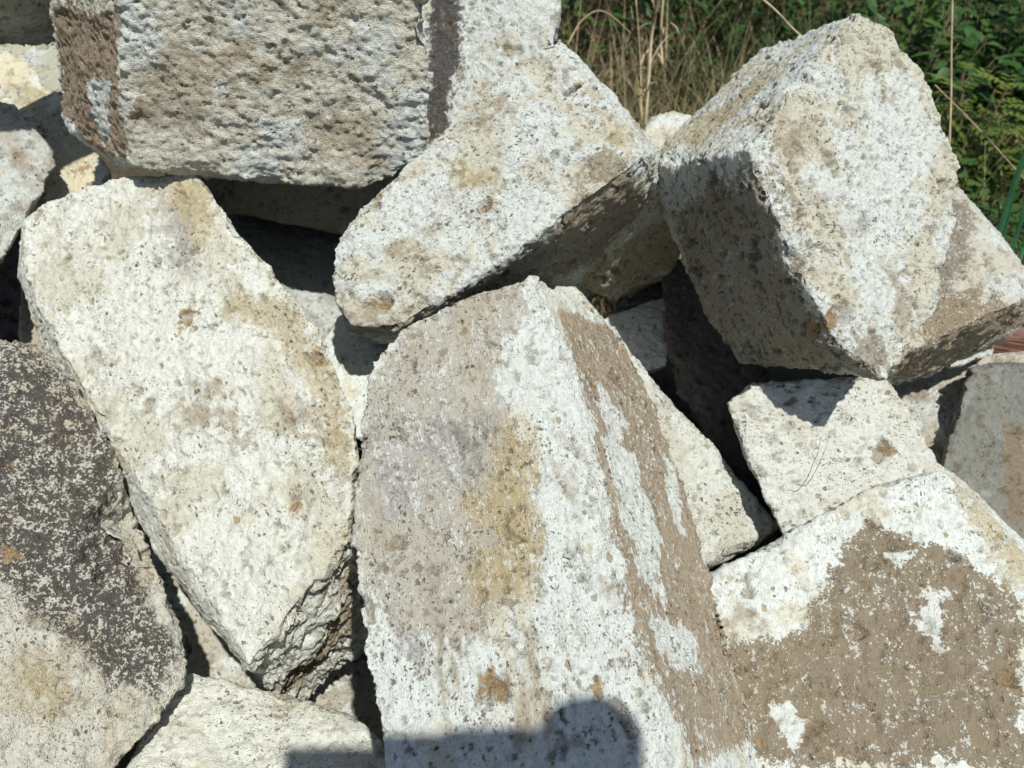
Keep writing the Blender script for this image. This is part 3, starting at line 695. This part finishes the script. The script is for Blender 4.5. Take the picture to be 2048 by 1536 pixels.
# single stalks one can point to
def stalk(name, pts, r0, r1, mat, label, cat, group=None, leaves=0, seed=1):
    P = [at(*p) for p in pts]; Q = []
    for k in range(len(P) - 1):
        for t in range(6): 
            a, b, c, d_ = P[max(k - 1, 0)], P[k], P[k + 1], P[min(k + 2, len(P) - 1)]; u = t / 6
            Q.append(.5 * ((2 * b) + (c - a) * u + (2 * a - 5 * b + 4 * c - d_) * u * u + (3 * b - a - 3 * c + d_) * u ** 3))
    Q.append(P[-1]); m = MB(); m.tube(Q, r0, r1, 7)
    rr = random.Random(seed)
    for i in range(leaves):
        q = Q[rr.randrange(len(Q))]; m.blade(q, rr.uniform(.05, .16), .005, rr.uniform(0, 6.28), rr.uniform(.2, .9), rr.uniform(1, 2.5), 4)
    o = m.build(name, mat, None, P[0]); tag(o, label, cat, group); return o
SG = 'dry stalks standing behind the heap'
stalk('dry_stalk', [(1290, 255, 2.15), (1298, 150, 2.1), (1305, 60, 2.08), (1325, -30, 2.0)], .0048, .0035, m_straw, 'thick pale dry stalk standing upright among the grass, left one of a pair', 'dry stalk', SG, 5, 1)
stalk('dry_stalk', [(1325, 130, 2.2), (1322, 60, 2.2), (1330, -40, 2.15)], .0036, .003, m_straw, 'shorter pale dry stalk just right of the thickest upright stalk', 'dry stalk', SG, 3, 2)
stalk('dry_stalk', [(1283, 240, 2.3), (1281, 130, 2.3), (1272, 0, 2.2)], .0022, .0018, m_straw, 'thin dry stalk just left of the thickest upright stalk', 'dry stalk', SG, 4, 3)
stalk('dry_stalk', [(1897, 330, 1.9), (1902, 200, 1.9), (1903, 90, 1.88), (1906, -40, 1.85)], .0024, .0018, m_straw, 'tall thin straight straw in front of the green bushes at the right', 'dry stalk', SG)
stalk('dry_stalk', [(1660, 120, 1.7), (1590, 62, 1.66), (1555, 25, 1.62), (1515, -8, 1.6), (1440, -50, 1.6)], .0028, .002, m_straw, 'curved brown stem arching over the top edge of the tipped block', 'dry stalk', SG)
stalk('dry_stalk', [(1135, 90, 2.2), (1165, 40, 2.2), (1205, 22, 2.2), (1255, 60, 2.25), (1275, 85, 2.3)], .0020, .0012, m_straw, 'thin dry stem arched over in a bow beside the white top block', 'dry stalk', SG)
stalk('dry_stalk', [(1870, 170, 2.0), (1960, 260, 2.0), (2060, 370, 1.95), (2150, 460, 1.9)], .0013, .001, m_straw, 'long thin straw slanting down to the right edge past the reeds', 'dry stalk', SG)
# bluish green blades at the right edge
c0 = at(1995, 520, 1.95); root = empty('reed_clump', c0); tag(root, 'clump of long dark green blades at the right edge beside the jutting block', 'reeds')
for i, (dx, dy, ex, ey, wd) in enumerate([(1975, 560, 2060, 180, .013), (2000, 600, 2090, 230, .010), (1985, 580, 2040, 330, .007), (2010, 600, 2130, 300, .012), (1970, 560, 2030, 400, .006)]):
    m = MB(); a = at(dx, dy, 1.95 + .02 * i); b = at(ex, ey, 1.8 + .03 * i); sd = (b - a).cross(ray(2000, 400)).normalized(); nn = sd.cross((b - a).normalized())
    for k in range(11):
        t = k / 10; q = a.lerp(b, t) + nn * (.04 + .03 * i) * t * (1 - t) * 2 + sd * .02 * (i - 2) * t * t; ww = wd * .5 * (math.sin(math.pi * min(t * .9 + .1, 1)) ** .6 + .02)
        m.v += [tuple(q - sd * ww + nn * ww * .3), tuple(q), tuple(q + sd * ww + nn * ww * .3)]
        if k:
            j = len(m.v) - 6; m.f += [(j, j + 1, j + 4, j + 3), (j + 1, j + 2, j + 5, j + 4)]
    m.build('blade', m_reed, root, c0)
stalk('green_stem', [(1975, 668, 1.75), (2010, 690, 1.72), (2060, 705, 1.7)], .004, .003, m_leaf, 'short green stem crossing the red brown wood at the right edge', 'stem')
# board at the right edge
def board(px0, py0, d0, px1, py1, d1, w_, t_, name, mat, label):
    a, b = at(px0, py0, d0), at(px1, py1, d1); x = (b - a).normalized(); z = (Vector((0, 0, 1)) - x * x.z).normalized(); y = z.cross(x)
    bm = bmesh.new()
    nx, ny = 28, 6; L = (b - a).length; rr = random.Random(5)
    bmesh.ops.create_cube(bm, size=1)
    bmesh.ops.subdivide_edges(bm, edges=bm.edges[:], cuts=7, use_grid_fill=True)
    for v in bm.verts:
        v.co = Vector((v.co.x * L, v.co.y * w_ + rr.uniform(-.0015, .0015), v.co.z * t_ + rr.uniform(-.0012, .0012) + .004 * math.sin(v.co.x * 9)))
    me = bpy.data.meshes.new(name); bm.to_mesh(me); bm.free(); me.materials.append(mat)
    o = bpy.data.objects.new(name, me); C.objects.link(o); M = Matrix((x, y, z)).transposed().to_4x4(); M.translation = (a + b) / 2; o.matrix_world = M
    return tag(o, label, 'board')
board(1940, 672, 1.62, 2250, 690, 1.66, .06, .03, 'weathered_board', m_wood, 'weathered red brown board lying behind the stones at the right edge')
# thin twig lying on the cream block
stalk('thin_twig', [(1592, 968, 1.048), (1612, 970, 1.052), (1632, 940, 1.06), (1650, 900, 1.07), (1660, 862, 1.08)], .0006, .0003, m_stem, 'hair thin curved twig lying on the cream block at the right', 'twig')

# ------------------------------------------------------------------ the photographer, whose phone and hand shade the foot of the heap
def camloc(x, y, z): return CAMP + R @ Vector((x, y, z))
m_skin = simple_mat('skin', ((.42, .24, .16), (.47, .28, .19)), 30, .55)
m_shirt = simple_mat('shirt_cloth', ((.10, .13, .18), (.13, .16, .22)), 200, .9)
m_trouser = simple_mat('trouser_cloth', ((.06, .06, .065), (.085, .085, .09)), 200, .9)
m_hair = simple_mat('hair', ((.02, .015, .012), (.04, .03, .02)), 80, .6)
m_phone = simple_mat('phone_shell', ((.02, .02, .022), (.025, .025, .03)), 10, .3)
m_glass = simple_mat('phone_glass', ((.012, .012, .014), (.014, .014, .016)), 10, .08)
def rbox(name, cen, size, mat, parent, bev):
    bm = bmesh.new(); bmesh.ops.create_cube(bm, size=1)
    for v in bm.verts: v.co = Vector((v.co.x * size[0], v.co.y * size[1], v.co.z * size[2]))
    bmesh.ops.bevel(bm, geom=bm.edges[:], offset=bev, segments=3, affect='EDGES')
    me = bpy.data.meshes.new(name); bm.to_mesh(me); bm.free(); me.materials.append(mat)
    o = bpy.data.objects.new(name, me); C.objects.link(o); o.parent = parent; o.location = cen; return o
ph = empty('smartphone', camloc(.035, .030, .012)); ph.rotation_euler = cam.rotation_euler
tag(ph, 'dark smartphone held sideways over the foot of the heap, seen only by its shadow', 'phone')
rbox('shell', (0, 0, 0), (.168, .078, .009), m_phone, ph, .0035); rbox('screen', (0, 0, .005), (.158, .070, .0012), m_glass, ph, .0004)
def skin_mesh(name, pts, edges, rad, root, mat, sub=2):
    me = bpy.data.meshes.new(name); me.from_pydata([tuple(p) for p in pts], edges, [])
    o = bpy.data.objects.new(name, me); C.objects.link(o)
    o.modifiers.new('skin', 'SKIN'); sv = me.skin_vertices[0].data
    for i, r_ in enumerate(rad): sv[i].radius = (r_, r_) if not isinstance(r_, tuple) else r_; sv[i].use_root = (i == root)
    m = o.modifiers.new('sub', 'SUBSURF'); m.levels = sub; m.render_levels = sub
    dg = bpy.context.evaluated_depsgraph_get(); m2 = bpy.data.meshes.new_from_object(o.evaluated_get(dg))
    bpy.data.objects.remove(o); m2.name = name; m2.materials.clear(); m2.materials.append(mat)
    m2.polygons.foreach_set('use_smooth', [True] * len(m2.polygons)); return m2
pts = []; ed = []; rad = []
def J(p, r_, par=None):
    pts.append(Vector(p)); rad.append(r_)
    if par is not None: ed.append((par, len(pts) - 1))
    return len(pts) - 1
bx, by = .09, -.52
pel = J((bx, by, .93), (.15, .10)); ab = J((bx, by + .01, 1.08), (.135, .10), pel); ch = J((bx, by, 1.27), (.155, .11), ab); up = J((bx, by, 1.40), (.12, .085), ch)
nk = J((bx, by + .02, 1.49), .055, up); h1 = J((bx, by + .06, 1.57), .07, nk); h2 = J((bx, by + .085, 1.64), (.075, .09), h1); h3 = J((bx, by + .08, 1.71), (.065, .08), h2)
for sx in (-1, 1):
    hp = J((bx + sx * .09, by, .86), .085, pel); kn = J((bx + sx * .11, by + .02, .50), .058, hp); an = J((bx + sx * .12, by, .09), .038, kn); J((bx + sx * .13, by + .15, .03), (.04, .03), an)
def finger(par, p):      # p: joints in camera space, thinner towards the tip
    for k, q in enumerate(p): par = J(camloc(*q), (.0125, .0125, .012, .011)[k], par)
for sx in (1, -1):
    sh = J((bx + sx * .19, by + .01, 1.385), .062, up)
    wr = camloc(.275, -.045, .07) if sx > 0 else camloc(-.10, -.13, .06)
    el = J(pts[sh].lerp(wr, .5) + Vector((sx * .07, -.05, -.16)), .043, sh); w1 = J(wr, (.032, .026), el)
    if sx > 0:
        pm = J(camloc(.258, .02, .045), (.050, .050), w1); pk = J(camloc(.255, .052, .035), (.050, .050), pm); pk2 = J(camloc(.252, .083, .030), (.055, .055), pk); J(camloc(.250, .110, .030), (.036, .036), pk2)
        for k, yk in enumerate((.058, .037, .016, -.005)):
            e = (.006, 0, .004, .016)[k]
            finger(pk if k < 2 else pm, [(.218, yk + .004, .012), (.175, yk + .001, .004), (.135 + e, yk, .003), (.100 + e, yk, .004)])
        finger(pm, [(.235, -.005, .045), (.195, .0, .046), (.160, .010, .034)])
    else:
        pm = J(camloc(-.085, -.09, .045), (.036, .026), w1)
        for k, yk in enumerate((-.035, -.056, -.077, -.098)):
            finger(pm, [(-.068, yk - .008, .010), (-.045, yk, .0), (-.025, yk + .002, .002), (-.010, yk + .004, .008)] if k else [(-.068, -.045, .012), (-.050, -.038, .006), (-.040, -.036, .006), (-.030, -.036, .010)])
        finger(pm, [(-.070, -.060, .050), (-.045, -.045, .045), (-.028, -.035, .034)])
me = skin_mesh('person', pts, ed, rad, pel, m_skin)
me.materials.append(m_shirt); me.materials.append(m_trouser); me.materials.append(m_hair)
for p in me.polygons:
    c = p.center
    if c.z < 1.02: p.material_index = 2 if c.z > .07 else 3
    elif c.z < 1.46 and (c - pts[up]).length < .55 and c.y < -.28: p.material_index = 1
    elif c.z > 1.66 or (c.z > 1.56 and c.y < by + .05): p.material_index = 3
person = bpy.data.objects.new('person', me); C.objects.link(person)
tag(person, 'person in dark blue shirt leaning over the heap, hands shading its foot', 'person')
